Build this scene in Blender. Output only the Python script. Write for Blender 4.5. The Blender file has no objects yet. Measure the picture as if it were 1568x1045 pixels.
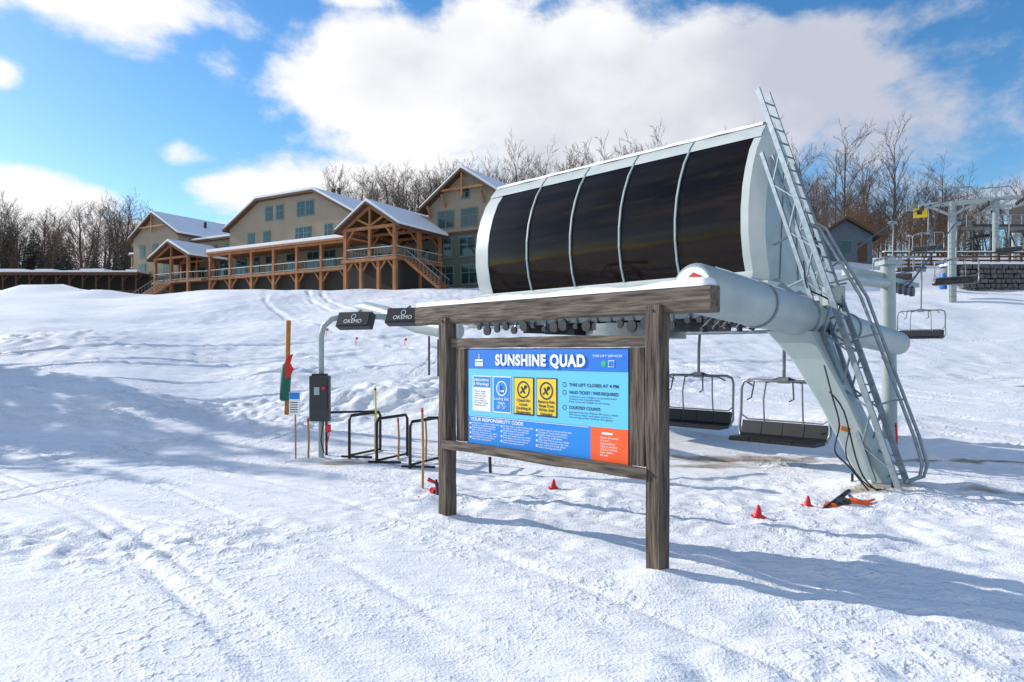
import bpy, math, random
import numpy as np
from mathutils import Vector, Matrix, noise
R=math.radians
random.seed(7)
sc=bpy.context.scene
# ---------------------------------------------------------------- materials
MATS={}
def mat(name,col,rough=.7,metal=0.,var=.15,scale=6.,bump=.0,stretch=(1,1,1),col2=None,spec=.5,bscale=None,wave=None,detail=4):
    m=bpy.data.materials.new(name); m.use_nodes=True
    nt=m.node_tree; n=nt.nodes; l=nt.links
    b=n['Principled BSDF']; b.inputs['Roughness'].default_value=rough
    b.inputs['Metallic'].default_value=metal; b.inputs['Specular IOR Level'].default_value=spec
    tc=n.new('ShaderNodeTexCoord'); mp=n.new('ShaderNodeMapping'); mp.inputs['Scale'].default_value=stretch
    l.new(tc.outputs['Object'],mp.inputs[0])
    ns=n.new('ShaderNodeTexNoise'); ns.inputs['Scale'].default_value=scale; ns.inputs['Detail'].default_value=detail
    l.new(mp.outputs[0],ns.inputs['Vector'])
    cr=n.new('ShaderNodeMix'); cr.data_type='RGBA'
    c2=col2 if col2 else tuple(c*(1-var*2) for c in col)
    mr=n.new('ShaderNodeMapRange'); mr.inputs[1].default_value=.3; mr.inputs[2].default_value=.7
    l.new(ns.outputs[0],mr.inputs[0]); l.new(mr.outputs[0],cr.inputs[0])
    cr.inputs[6].default_value=(*c2,1); cr.inputs[7].default_value=(*col,1)
    l.new(cr.outputs[2],b.inputs['Base Color'])
    if bump or wave:
        bp=n.new('ShaderNodeBump'); bp.inputs['Strength'].default_value=bump if bump else .5; bp.inputs['Distance'].default_value=.03
        if wave:
            wv=n.new('ShaderNodeTexWave'); wv.wave_type='BANDS'; wv.bands_direction='Z'; wv.wave_profile='SAW'
            wv.inputs['Scale'].default_value=wave; wv.inputs['Distortion'].default_value=0
            l.new(tc.outputs['Object'],wv.inputs['Vector']); l.new(wv.outputs[1],bp.inputs['Height'])
        else:
            l.new(ns.outputs[0],bp.inputs['Height'])
        l.new(bp.outputs[0],b.inputs['Normal'])
    MATS[name]=m
    return m
mat('metal_grey',(.36,.42,.42),.42,.0,.05,3,col2=(.29,.35,.355),detail=8)
mat('panel_white',(.56,.60,.58),.38,0,.04,2,col2=(.47,.52,.51),detail=8)
mat('galv',(.27,.32,.35),.45,.5,.12,12,col2=(.17,.21,.24),detail=7)
mat('steel_frame',(.24,.26,.27),.38,.6,.1,12)
mat('dark_steel',(.04,.045,.05),.45,.3,.1,8)
mat('black_rubber',(.012,.012,.014),.5,0,.2,8)
mat('box_grey',(.035,.04,.045),.5,0,.1,8)
mat('glass_dark',(.003,.003,.0035),.06,0,.3,1.1,stretch=(.3,.3,4),col2=(.020,.012,.006),spec=.22,detail=5)  # brown horizontal bands painted into the colour stand in for reflections
mat('win_glass',(.02,.05,.055),.08,0,.2,.6,spec=.8)
mat('win_trim',(.10,.20,.19),.6)
mat('siding_beige',(.29,.245,.185),.8,0,.06,.6,wave=2.2)
mat('siding_green',(.085,.105,.085),.8,0,.06,.6,wave=2.2)
mat('dark_base',(.045,.04,.035),.9)
mat('timber',(.40,.175,.07),.7,0,.2,2,stretch=(1,1,.3))
mat('trim_brown',(.11,.055,.03),.8)
mat('post_wood',(.165,.125,.095),.9,0,.3,9,bump=1.,stretch=(3.5,3.5,.3),col2=(.030,.022,.018),detail=10)
mat('beam_wood',(.195,.155,.12),.9,0,.3,9,bump=1.,stretch=(.3,3.5,3.5),col2=(.034,.026,.021),detail=10)
mat('snow_obj',(.84,.86,.90),.7,0,.02,5,bump=.4)
mat('bark',(.155,.115,.088),.9,0,.2,3)
mat('bark_dark',(.09,.066,.05),.9,0,.2,3)
mat('brush',(.19,.105,.06),.9,0,.2,3)
mat('needles',(.020,.030,.018),.85,0,.2,2,col2=(.055,.06,.05))
mat('orange_wood',(.55,.22,.04),.6,0,.15,8)
mat('bamboo',(.50,.24,.07),.6,0,.15,8)
mat('red',(.70,.02,.02),.5,0,.1,8)
mat('orange',(.85,.14,.02),.5,0,.1,8)
mat('green_pad',(.01,.16,.10),.6,0,.15,8)
mat('yellow',(.85,.60,.02),.5,0,.05,8)
mat('sign_blue',(.005,.17,.66),.45,0,.02,3)
mat('sign_cyan',(.13,.55,.86),.45,0,.02,3)
mat('sign_blue2',(.005,.23,.72),.45,0,.02,3)
mat('sign_orange',(.88,.11,.015),.45,0,.02,3)
mat('sign_white',(.85,.87,.88),.45,0,.01,3)
mat('sign_dark',(.01,.02,.06),.45,0,.01,3)
mat('sign_green',(.02,.45,.15),.45,0,.01,3)
mat('stone',(.16,.155,.16),.9,0,.3,3,bump=.8)
mat('shed_blue',(.11,.15,.19),.8)
mat('concrete',(.35,.33,.31),.9,0,.2,5,bump=.4)
mat('barrel_blue',(.02,.14,.5),.5)
# ---------------------------------------------------------------- builder
class MB:
    def __init__(s,M=None): s.v=[];s.f=[];s.mi=[];s.sm=[];s.mats=[];s.M=M or Matrix()
    def add(s,vs,fs,m,smooth=False):
        o=len(s.v); s.v+= [tuple(s.M@Vector(p)) for p in vs]
        if m not in s.mats: s.mats.append(m)
        k=s.mats.index(m)
        for f in fs: s.f.append([i+o for i in f]); s.mi.append(k); s.sm.append(smooth)
    def box(s,x0,x1,y0,y1,z0,z1,m):
        vs=[(x,y,z) for z in(z0,z1) for y in(y0,y1) for x in(x0,x1)]
        s.add(vs,[(0,2,3,1),(4,5,7,6),(0,1,5,4),(2,6,7,3),(0,4,6,2),(1,3,7,5)],m)
    def beam(s,p0,p1,w,h,m,up=(0,0,1),w1=None,h1=None):
        p0=Vector(p0);p1=Vector(p1);d=(p1-p0).normalized();up=Vector(up)
        if abs(d.dot(up))>.98: up=Vector((1,0,0))
        a=d.cross(up).normalized();b=a.cross(d).normalized()
        w1=w1 or w;h1=h1 or h
        vs=[]
        for p,ww,hh in((p0,w,h),(p1,w1,h1)):
            for sa,sb in((-1,-1),(1,-1),(1,1),(-1,1)): vs.append(tuple(p+a*sa*ww/2+b*sb*hh/2))
        s.add(vs,[(3,2,1,0),(4,5,6,7),(0,1,5,4),(1,2,6,5),(2,3,7,6),(3,0,4,7)],m)
    def tube(s,pts,r,m,n=8,cap=True):
        pts=[Vector(p) for p in pts]; rs=r if isinstance(r,(list,tuple)) else [r]*len(pts)
        vs=[];fs=[];prev=None
        for i,p in enumerate(pts):
            d=(pts[min(i+1,len(pts)-1)]-pts[max(i-1,0)]).normalized()
            if prev is None:
                u=Vector((0,0,1)) if abs(d.z)<.9 else Vector((1,0,0))
                a=d.cross(u).normalized()
            else: a=(prev-d*prev.dot(d)).normalized()
            prev=a;b=d.cross(a)
            for k in range(n):
                t=2*math.pi*k/n; vs.append(tuple(p+(a*math.cos(t)+b*math.sin(t))*rs[i]))
        for i in range(len(pts)-1):
            for k in range(n):
                k2=(k+1)%n; fs.append((i*n+k,i*n+k2,(i+1)*n+k2,(i+1)*n+k))
        s.add(vs,fs,m,n>4)
        if cap:
            s.add(vs[:n],[tuple(range(n))[::-1]],m); s.add(vs[-n:],[tuple(range(n))],m)
    def prism(s,prof,y0,y1,m,smooth=False):
        n=len(prof)
        vs=[(x,y0,z) for x,z in prof]+[(x,y1,z) for x,z in prof]
        s.add(vs,[tuple(range(n)),tuple(range(2*n-1,n-1,-1))],m)
        s.add(vs,[(i,i+n,(i+1)%n+n,(i+1)%n) for i in range(n)],m,smooth)
    def wood(s,p0,p1,w,h,m,up=(0,0,1),seg=.12,j=.005,sd=0):
        rnd=random.Random(sd)
        p0=Vector(p0);p1=Vector(p1);L=(p1-p0).length;d=(p1-p0)/L;up=Vector(up)
        a=d.cross(up).normalized();b=a.cross(d).normalized()
        N=max(2,int(L/seg));c=.09*min(w,h)
        prof=[(-w/2+c,-h/2),(0,-h/2),(w/2-c,-h/2),(w/2,-h/2+c),(w/2,0),(w/2,h/2-c),(w/2-c,h/2),(0,h/2),(-w/2+c,h/2),(-w/2,h/2-c),(-w/2,0),(-w/2,-h/2+c)]
        off=[rnd.uniform(-j,j) for _ in prof];vs=[];n=len(prof)
        for i in range(N+1):
            for q,(x,y) in enumerate(prof):
                off[q]=off[q]*.6+rnd.uniform(-j,j)*.7
                e=1+off[q]/(max(w,h)/2)
                vs.append(tuple(p0+d*(L*i/N)+a*x*e+b*y*e))
        fs=[(i*n+k,i*n+(k+1)%n,(i+1)*n+(k+1)%n,(i+1)*n+k) for i in range(N) for k in range(n)]
        fs+=[tuple(range(n))[::-1],tuple(range(N*n,N*n+n))]
        s.add(vs,fs,m)
    def mesh(s,name,inv=None):
        me=bpy.data.meshes.new(name)
        vs=s.v if inv is None else [tuple(inv@Vector(p)) for p in s.v]
        me.from_pydata(vs,[],s.f)
        for k in s.mats: me.materials.append(MATS[k])
        me.polygons.foreach_set('material_index',s.mi); me.polygons.foreach_set('use_smooth',s.sm)
        me.update(); return me
def root(name,loc=(0,0,0),rz=0,scale=1):
    e=bpy.data.objects.new(name,None); sc.collection.objects.link(e); e.location=loc; e.rotation_euler=(0,0,rz); e.scale=(scale,)*3; e.empty_display_size=.3
    return e
def rmat(e): return Matrix.Translation(e.location)@Matrix.Rotation(e.rotation_euler.z,4,'Z')
def part(e,name,mb):
    o=bpy.data.objects.new(name,mb.mesh(name,rmat(e).inverted())); sc.collection.objects.link(o); o.parent=e; return o
def single(name,mb,loc=(0,0,0)):
    T=Matrix.Translation(loc).inverted()
    o=bpy.data.objects.new(name,mb.mesh(name,T)); sc.collection.objects.link(o); o.location=loc; return o
F=1045.; CX=784.; HY=540.; CH=2.0
def P(px,py,d): return Vector(((px-CX)/F*d,d,CH+(HY-py)/F*d))
# ---------------------------------------------------------------- terrain
PL=[(-60,0),(13,0),(15,.25),(18.5,1.0),(24,1.5),(30,2.3),(45,4.4),(70,7.5),(100,10.4),(130,13.5),(160,18),(250,30),(420,42)]
PC=[(-60,0),(13,0),(18,.35),(24,1.1),(30,2.0),(45,4.4),(58,6.7),(66,8.2),(75,8.8),(105,9.8),(120,13),(150,23),(250,36),(420,48)]
PR=[(-60,0),(14,0),(20,.35),(26,1.1),(32,2.2),(45,5.6),(50.3,6.5),(51.3,8.3),(60,9.4),(70,11.3),(90,14.5),(150,22),(250,32),(420,44)]
def prof(T,d):
    for i in range(len(T)-1):
        if d<T[i+1][0] or i==len(T)-2:
            a,b=T[i],T[i+1]; t=min(max((d-a[0])/(b[0]-a[0]),0),1)
            return a[1]+(b[1]-a[1])*t
def sprof(T,d,wm=3.):
    w=min(max(.6,d*.05),wm)
    return (prof(T,d-w)+2*prof(T,d)+prof(T,d+w))/4
def ss(a,b,x):
    t=min(max((x-a)/(b-a),0),1); return t*t*(3-2*t)
MOUNDS=[(5.5,10.15,.16,.75),(1.33,6.2,.09,.26),(-.78,8.34,.06,.28),(-3.4,20,.5,1.5),(-1.5,18.5,.25,1.2),(-5.2,19.5,.2,1.5),(1.1,9.4,.07,.5),(0.2,8.1,.05,.35),(2.0,6.6,.05,.3),
 (6.8,10.2,.1,.5),(9,17,.25,2),(-58,84,1.3,5),(-48,80,.8,4),(-68,88,1.2,4),(-21,31,.5,3.5),(-8,24,.3,2)]
# (centre x, centre y, radius, depth, width) of long curved ski / sled tracks
ARCS=[(-26,-14,30.5,.030,.05),(-26,-14,30.75,.030,.05),(-26,-14,31.9,.026,.045),(-26,-14,27.2,.028,.05),(-26,-14,27.6,.028,.05),(-26,-14,33.2,.024,.05),
 (-8,-22,29.6,.028,.05),(-8,-22,29.9,.028,.05),(-8,-22,31.4,.026,.05),(-60,30,56.5,.03,.05),(-60,30,56.9,.03,.05),(12,38,34,.026,.05),(12,38,34.3,.026,.05),(12,38,31.6,.024,.05),(2,-30,42.5,.030,.06),(2,-30,42.9,.030,.06),
 (-30,-30,60,.11,.14),(-30,-30,60.9,.11,.14),(-30,-30,57,.09,.13),(-30,-30,63,.10,.15),(-30,-30,67,.13,.2),(-30,-30,68.2,.13,.2),(20,-10,40,.11,.14),(20,-10,40.9,.11,.14),(20,-10,44,.11,.15),(20,-10,36.5,.08,.13),(20,-10,48,.12,.2),(20,-10,49.2,.12,.2),(20,-10,53,.13,.22),
 (60,90,82,.13,.2),(60,90,83.2,.13,.2),(60,90,87,.13,.2)]
def base(x,y):
    k=x/max(y,6.)
    wl=1-ss(-.60,-.40,k); wr=ss(.15,.45,k)
    z=0
    if wl>0: z+=sprof(PL,y)*wl
    if wr>0: z+=sprof(PR,y,.7)*wr
    if wl+wr<1: z+=sprof(PC,y)*(1-wl-wr)
    return z
def gh(x,y,fine=True):
    z=base(x,y)
    nf=ss(8,45,y)
    z+=noise.noise((x*.09,y*.09,1.3))*(.06+.5*nf)+noise.noise((x*.3,y*.3,5.1))*(.03+.15*nf)
    for mx,my,h,r in MOUNDS:
        dd=((x-mx)**2+(y-my)**2)/(r*r)
        if dd<6: z+=h*math.exp(-dd)*(1+.4*noise.noise((x*2,y*2,0)))
    if fine and 1<y<66 and abs(x)<45:
        for cx,cy,r,dp,wd in ARCS:
            q=abs(math.hypot(x-cx,y-cy)-r-.15*noise.noise((x*.3,y*.3,r)))
            if q<wd*2.5:
                br=.4+.6*ss(-.15,.15,noise.noise((x*.35,y*.35,r+5)))
                z+=br*(-dp*math.exp(-(q/wd)**2)+.45*dp*math.exp(-((q-wd*1.6)/(wd*.5))**2))
        if y>18: z+=.05*noise.noise((x*.9,y*.9,4.4))*ss(18,28,y)+.04*noise.noise((x*2.2+y*.6,y*1.2,6.4))*ss(18,28,y)
    if fine and 1<y<32 and abs(x)<26:
        m=.16+1.15*ss(0,.4,noise.noise((x*.25+3,y*.25,9)))
        m+=3.0*math.exp(-((x+4.4)/2.2)**2-((y-7.3)/.75)**2)   # trampled patch
        m+=1.7*math.exp(-((x-3.5)/4.0)**2-((y-8.8)/2.4)**2)
        m+=2.0*math.exp(-((x+6.5)/4.5)**2-((y-18.5)/3.2)**2)
        z+=m*(.026*noise.noise((x*1.9,y*1.9,2))+.022*noise.noise((x*4.6,y*4.6,7))+.016*abs(noise.noise((x*10,y*10,3))))
        z+=.02*noise.noise((x*.8,y*.8,12))
        r=math.hypot(x+14,y+6)
        z+=.022*noise.noise((r*3.6,math.atan2(y+6,x+14)*2.5,4))
    return z
ys=list(np.arange(-60,0,4.))+list(np.arange(0,3,.4))+list(np.arange(3,14,.05))+list(np.arange(14,30,.12))+list(np.arange(30,66,.3))+list(np.arange(66,130,1.8))+list(np.arange(130,430,10.))
xp=list(np.arange(0,9,.06))+list(np.arange(9,22,.14))
x=22.
while x<420: xp.append(x); x+=max(.35,(x-18)*.07)
xs=[-a for a in xp[:0:-1]]+xp
nx=len(xs);ny=len(ys)
vs=[(xx,yy,gh(xx,yy)) for yy in ys for xx in xs]
fs=[(j*nx+i,j*nx+i+1,(j+1)*nx+i+1,(j+1)*nx+i) for j in range(ny-1) for i in range(nx-1)]
me=bpy.data.meshes.new('snow_ground'); me.from_pydata(vs,[],fs); me.polygons.foreach_set('use_smooth',[True]*len(fs))
gobj=bpy.data.objects.new('snow_ground',me); sc.collection.objects.link(gobj)
m=bpy.data.materials.new('snow'); m.use_nodes=True; nt=m.node_tree;n=nt.nodes;l=nt.links;b=n['Principled BSDF']
b.inputs['Roughness'].default_value=.6; b.inputs['Specular IOR Level'].default_value=.25
tc=n.new('ShaderNodeTexCoord')
def NZ(scale,detail,stretch=None,rot=0):
    s=n.new('ShaderNodeTexNoise'); s.inputs['Scale'].default_value=scale; s.inputs['Detail'].default_value=detail
    if stretch:
        mp=n.new('ShaderNodeMapping'); mp.inputs['Scale'].default_value=stretch; mp.inputs['Rotation'].default_value=(0,0,rot)
        l.new(tc.outputs['Object'],mp.inputs[0]); l.new(mp.outputs[0],s.inputs['Vector'])
    else: l.new(tc.outputs['Object'],s.inputs['Vector'])
    return s
def MA(op,a,bb,c=None):
    q=n.new('ShaderNodeMath'); q.operation=op
    for i,v in enumerate((a,bb,c)):
        if v is None: continue
        if isinstance(v,(int,float)): q.inputs[i].default_value=v
        else: l.new(v,q.inputs[i])
    return q.outputs[0]
def sharp(o,a_,b_):
    q=n.new('ShaderNodeMapRange'); q.interpolation_type='SMOOTHSTEP'; q.inputs[1].default_value=a_; q.inputs[2].default_value=b_; l.new(o,q.inputs[0]); return q.outputs[0]
n1=NZ(11,4);n2=NZ(45,3);n3=NZ(2.6,4,(1,6,1),R(28));n6=NZ(.5,3)
patch=MA('ADD',MA('MULTIPLY',sharp(n6.outputs[0],.42,.62),.85),.15)
h=MA('ADD',MA('MULTIPLY',MA('MULTIPLY',sharp(n1.outputs[0],.48,.75),patch),1.3),MA('ADD',MA('MULTIPLY',sharp(n2.outputs[0],.4,.8),.30),MA('MULTIPLY',n3.outputs[0],1.1)))
bp=n.new('ShaderNodeBump'); bp.inputs['Strength'].default_value=.6; bp.inputs['Distance'].default_value=.028
n7=NZ(1.3,5,(1,3,1),R(-20)); bp2=n.new('ShaderNodeBump'); bp2.inputs['Strength'].default_value=.45; bp2.inputs['Distance'].default_value=.10
l.new(n7.outputs[0],bp2.inputs['Height']); l.new(bp2.outputs[0],bp.inputs['Normal'])
l.new(h,bp.inputs['Height']); l.new(bp.outputs[0],b.inputs['Normal'])
# dirt where the ground is worn through near the loading area
sx=n.new('ShaderNodeSeparateXYZ'); l.new(tc.outputs['Object'],sx.inputs[0])
def ell(cx,cy,ax,ay,rot):
    c,s_=math.cos(rot),math.sin(rot)
    dx=MA('SUBTRACT',sx.outputs[0],cx);dy=MA('SUBTRACT',sx.outputs[1],cy)
    u=MA('DIVIDE',MA('ADD',MA('MULTIPLY',dx,c),MA('MULTIPLY',dy,s_)),ax)
    v=MA('DIVIDE',MA('SUBTRACT',MA('MULTIPLY',dy,c),MA('MULTIPLY',dx,s_)),ay)
    return MA('EXPONENT',MA('MULTIPLY',MA('ADD',MA('MULTIPLY',u,u),MA('MULTIPLY',v,v)),-1.),0)
E=ell(4.2,13.0,2.6,.8,0)
for a in ((7.0,9.7,.8,.25,-.2),(9.5,12.3,5.5,.22,-.12),(3.4,12.2,1.5,.4,0),(5.3,9.8,.9,.3,0),(-3.0,12.3,1.6,.3,0)): E=MA('MAXIMUM',E,ell(*a))
n4=NZ(1.8,7)
dm=MA('ADD',MA('MULTIPLY',E,.62),MA('SUBTRACT',n4.outputs[0],.5))
mr=n.new('ShaderNodeMapRange'); mr.inputs[1].default_value=.34; mr.inputs[2].default_value=.60; mr.inputs[4].default_value=.88; l.new(dm,mr.inputs[0])
n5=NZ(.35,4)
cm=n.new('ShaderNodeMix'); cm.data_type='RGBA'; cm.inputs[6].default_value=(.80,.81,.84,1); cm.inputs[7].default_value=(.87,.88,.895,1); l.new(n5.outputs[0],cm.inputs[0])
cd=n.new('ShaderNodeMix'); cd.data_type='RGBA'; cd.inputs[7].default_value=(.30,.23,.15,1)
l.new(mr.outputs[0],cd.inputs[0]); l.new(cm.outputs[2],cd.inputs[6]); l.new(cd.outputs[2],b.inputs['Base Color'])
me.materials.append(m)
# ---------------------------------------------------------------- information board
A45=R(-45)
SB=root('information_sign_board',(1.33,6.24,0),A45)
M=rmat(SB)   # local x to the right along the board, -y toward the viewer
W=MB(M)
W.wood((0,0,-.3),(0,0,2.43),.165,.165,'post_wood',up=(0,1,0),sd=1)
W.wood((-3.0,0,-.3),(-3.0,0,2.42),.165,.165,'post_wood',up=(0,1,0),sd=2)
W.wood((-3.60,.045,2.465),(.55,.045,2.465),.17,.23,'beam_wood',sd=3,j=.008)
for xx in(0,-3.0):
    for zz in(2.38,.89): W.tube([(xx,-.095,zz),(xx,-.08,zz)],.014,'dark_steel',8)
part(SB,'posts_and_beam',W)
W=MB(M)
W.wood((-2.91,.02,2.11),(-.085,.02,2.11),.09,.11,'beam_wood',sd=4)
W.wood((-3.0,-.06,.885),(-.05,-.06,.885),.09,.10,'beam_wood',sd=5)
W.wood((-.21,.03,.94),(-.21,.03,2.05),.17,.10,'post_wood',up=(0,1,0),sd=6)
W.wood((-2.74,.03,.94),(-2.74,.03,2.05),.15,.10,'post_wood',up=(0,1,0),sd=7)
part(SB,'panel_frame',W)
W=MB(M)
rr=random.Random(3); top=[];N=60
for i in range(N+1):
    xx=-3.58+4.1*i/N; hh=.055+.04*noise.noise((xx*1.7,0,0))+.014*rr.random()
    for yy,zz in((-.035,2.578),(-.02,2.578+hh*.8),(.045,2.578+hh),(.11,2.578+hh*.8),(.125,2.578)): top.append((xx,yy,zz))
W.add(top,[(i*5+k,(i+1)*5+k,(i+1)*5+k+1,i*5+k+1) for i in range(N) for k in range(4)]+[(0,1,2,3,4),tuple(N*5+q for q in(4,3,2,1,0))],'snow_obj',True)
part(SB,'snow_cap',W)
X0=-2.60;Z0=.935
def rect(W,s0,s1,b0,b1,y,m,t=.004): W.box(X0+s0,X0+s1,y-t,y+.0,Z0+b0,Z0+b1,m)
W=MB(M)
W.box(X0-.03,X0+2.31,-.0,.02,Z0-.01,Z0+1.11,'sign_dark')
rect(W,0,2.28,.33,.875,-.002,'sign_cyan')
rect(W,0,2.28,.8753,1.10,-.002,'sign_blue')
rect(W,0,1.829,0,.3297,-.002,'sign_blue2')
rect(W,1.83,2.28,0,.3297,-.002,'sign_orange')
y2=-.0075
for a0,a1,mm in((.09,.38,'sign_blue2'),(.436,.70,'sign_blue2'),(.77,1.05,'sign_dark'),(1.11,1.38,'sign_dark')):
    rect(W,a0-.012,a1+.012,.385,.795,y2,mm if mm=='sign_dark' else 'sign_white',.003)
rect(W,.09,.38,.40,.66,-.0115,'sign_white',.003);rect(W,.09,.38,.664,.785,-.0115,'sign_blue2',.003)
rect(W,.436,.70,.40,.785,-.0115,'sign_blue2',.003)
rect(W,.77,1.05,.40,.785,-.0115,'yellow',.003);rect(W,1.11,1.38,.40,.785,-.0115,'yellow',.003)
rect(W,.02,1.81,.318,.323,y2,'sign_white',.003)
def ring(W,s,bz,ro,ri,y,m,n=20):
    vs=[];
    for k in range(n):
        t=2*math.pi*k/n
        for r_ in(ri,ro): vs.append((X0+s+r_*math.cos(t),y,Z0+bz+r_*math.sin(t)))
    W.add(vs,[(2*k,2*((k+1)%n),2*((k+1)%n)+1,2*k+1) for k in range(n)],m)
for s in(.91,1.245):
    ring(W,s,.66,.095,.078,-.017,'sign_dark')
    W.beam((X0+s-.05,-.017,Z0+.62),(X0+s+.05,-.017,Z0+.70),.002,.016,'sign_dark',up=(0,0,1))
    W.beam((X0+s-.03,-.018,Z0+.69),(X0+s+.02,-.018,Z0+.62),.002,.02,'sign_dark')
    ring(W,s+.03,.69,.02,0.0,-.018,'sign_dark')
ring(W,.57,.66,.085,.072,-.017,'sign_white')
W.beam((X0+.54,-.017,Z0+.61),(X0+.54,-.017,Z0+.70),.002,.03,'sign_white',up=(0,1,0));W.beam((X0+.54,-.0175,Z0+.63),(X0+.61,-.0175,Z0+.63),.002,.02,'sign_white')
for bz in(.735,.655,.50): ring(W,1.49,bz,.026,.020,-.008,'sign_dark')
for q in range(4): rect(W,.12+q*.035,.146+q*.035,.905,.955,y2,'sign_white',.003)
rect(W,.12,.251,.965,.985,y2,'sign_white',.003);rect(W,.18,.19,.985,1.05,y2,'sign_white',.003)
ring(W,1.99,.955,.03,.0,-.008,'sign_green');rect(W,2.05,2.12,.922,.988,y2,'sign_white',.003);rect(W,2.057,2.113,.929,.981,-.0115,'sign_blue',.003)
for s in(.035,.56,1.10):
    for q in range(4): ring(W,s,.235-q*.055,.013,0,-.007,'sign_white',10)
W.beam((X0+1.97,-.008,Z0+.275),(X0+2.10,-.008,Z0+.275),.002,.02,'sign_white');
part(SB,'printed_panel',W)
def text(e,body,s,bz,hgt,m,width=None,y=-.019,name='lettering',bold=0,align='LEFT'):
    c=bpy.data.curves.new(name,'FONT'); c.body=body; c.size=hgt/.70; c.offset=bold; c.align_x=align; c.space_line=1.0
    if name=='title_lettering': c.space_character=1.12
    c.materials.append(MATS[m])
    o=bpy.data.objects.new(name,c); sc.collection.objects.link(o)
    o.parent=e; o.rotation_euler=(R(90),0,0); o.location=(X0+s,y,Z0+bz)
    if width:
        bpy.context.view_layer.update(); w=o.dimensions.x
        if w>0: o.scale=(width/w,1,1)
    return o
text(SB,'SUNSHINE QUAD',.47,.925,.115,'sign_white',1.30,name='title_lettering',bold=.0075)
text(SB,'THIS LIFT SERVICES',1.86,1.02,.022,'sign_white',.36)
text(SB,'Instructions\n& Warnings',.10,.735,.034,'sign_white',.26,bold=.001)
text(SB,'Please keep\nchairs clear,\nhold the bar\nand watch\nyour step at\nall times when\nloading here',.11,.61,.019,'sign_dark',.24)
text(SB,'Loading Seat\nHeight\n20"- 21"',.57,.53,.034,'sign_white',.23,align='CENTER')
text(SB,'Check for\nLoose\nClothing &\nEquipment',.91,.53,.030,'sign_dark',.22,align='CENTER',bold=.001)
text(SB,'Remove Pole\nStraps From\nWrists Until\nUnloaded',1.245,.53,.030,'sign_dark',.23,align='CENTER',bold=.001)
text(SB,'THIS LIFT CLOSES AT 4 PM',1.55,.722,.030,'sign_dark',.62,bold=.001,y=-.009)
text(SB,'VALID TICKET / PASS REQUIRED',1.55,.645,.030,'sign_dark',.62,bold=.001,y=-.009)
text(SB,'Violators are subject to prosecution\nTickets not transferable\nPass must be visible at all times',1.55,.608,.018,'sign_dark',.60,y=-.009)
text(SB,'COURTESY COUNTS',1.55,.49,.030,'sign_dark',.40,bold=.001,y=-.009)
text(SB,'Smoke free lift. Please fill every chair.\nFill every chair and take turns at\nthe merge point before the gates',1.55,.45,.018,'sign_dark',.62,y=-.009)
text(SB,'YOUR RESPONSIBILITY CODE',.04,.268,.036,'sign_white',.86,y=-.007,bold=.001)
for s in(.06,.585,1.125):
    text(SB,'Always stay in control and be able\nto stop or avoid other people.\nPeople ahead of you have the\nright of way, avoid them.\nStop only where you are visible\nfrom above and not in the way.\nLook uphill and avoid others\nbefore starting downhill.',s,.235,.0185,'sign_white',.46,y=-.007)
text(SB,'Know the code:\nIt is your\nresponsibility\nStay in control\nYield to others\nStay visible\nBe safe',1.95,.225,.020,'sign_white',.22,y=-.007)
# ---------------------------------------------------------------- lift terminal
TL=root('chairlift_terminal',(4.09,12,0),A45); M=rmat(TL)
sec=[(0.0,3.42),(-.10,3.7),(-.17,4.1),(-.17,4.5),(-.11,4.9),(.0,5.25),(.16,5.60),(.34,5.86)]
def loft(W,x0,x1,pts,m,off=0,nseg=1,th=.0):
    v=[];k=len(pts)
    for i in range(nseg+1):
        xx=x0+(x1-x0)*i/nseg
        for y,z in pts: v.append((xx,y-off,z))
    W.add(v,[(i*k+j,(i+1)*k+j,(i+1)*k+j+1,i*k+j+1) for i in range(nseg) for j in range(k-1)],m,True)
W=MB(M)
rp=random.Random(4)
for i in range(5):  # five separately seated curved panes, each slightly warped
    x0=-6.42+1.288*i; nseg=8; v=[];k=len(sec)
    for a_ in range(nseg+1):
        for y,z in sec:
            t=a_/nseg; v.append((x0+1.288*t,y+.012*math.sin(math.pi*t)*noise.noise((i*3.1,z*1.3,t*2))-.012*math.sin(math.pi*t),z))
    W.add(v,[(a_*k+j,(a_+1)*k+j,(a_+1)*k+j+1,a_*k+j+1) for a_ in range(nseg) for j in range(k-1)],'glass_dark',True)
part(TL,'window_panes',W)
W=MB(M)
for i in range(6):
    xx=-6.4+1.28*i; wd=.035 if 0<i<5 else .0
    if wd:
        for a,c in zip(sec[:-1],sec[1:]): W.beam((xx,a[0]-.022,a[1]),(xx,c[0]-.022,c[1]),wd,.03,'metal_grey',up=(0,-1,0))
part(TL,'window_mullions',W)
W=MB(M)
fulls=sec+[(.50,6.08),(.66,6.13),(.9,5.95),(1.7,5.0),(2.5,3.9),(2.85,3.35),(2.7,3.15),(.05,3.15),(-.02,3.30)]
def shell(x0,x1,pts,m,skew=0):
    k=len(pts); v=[(x0,y,z) for y,z in pts]+[(x1,y,z) for y,z in pts]
    W.add(v,[(j,k+j,k+(j+1)%k,(j+1)%k) for j in range(k)],m,True)
    W.add(v,[tuple(range(k)),tuple(range(2*k-1,k-1,-1))],m)
grow=[(y-.02 if z>3.3 and y<.3 else y,z) for y,z in fulls]
shell(.02,.16,grow,'panel_white'); shell(-6.85,-6.42,grow,'panel_white')
k=len(grow); v=[(.161,y,z) for y,z in grow]+[(.38+.0*z,1.1+(y-1.1)*.86,3.2+(z-3.2)*.90+.02) for y,z in grow]
W.add(v,[(j,(j+1)%k,k+(j+1)%k,k+j) for j in range(k)],'panel_white',True);W.add(v,[tuple(range(k,2*k))],'metal_grey')
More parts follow.
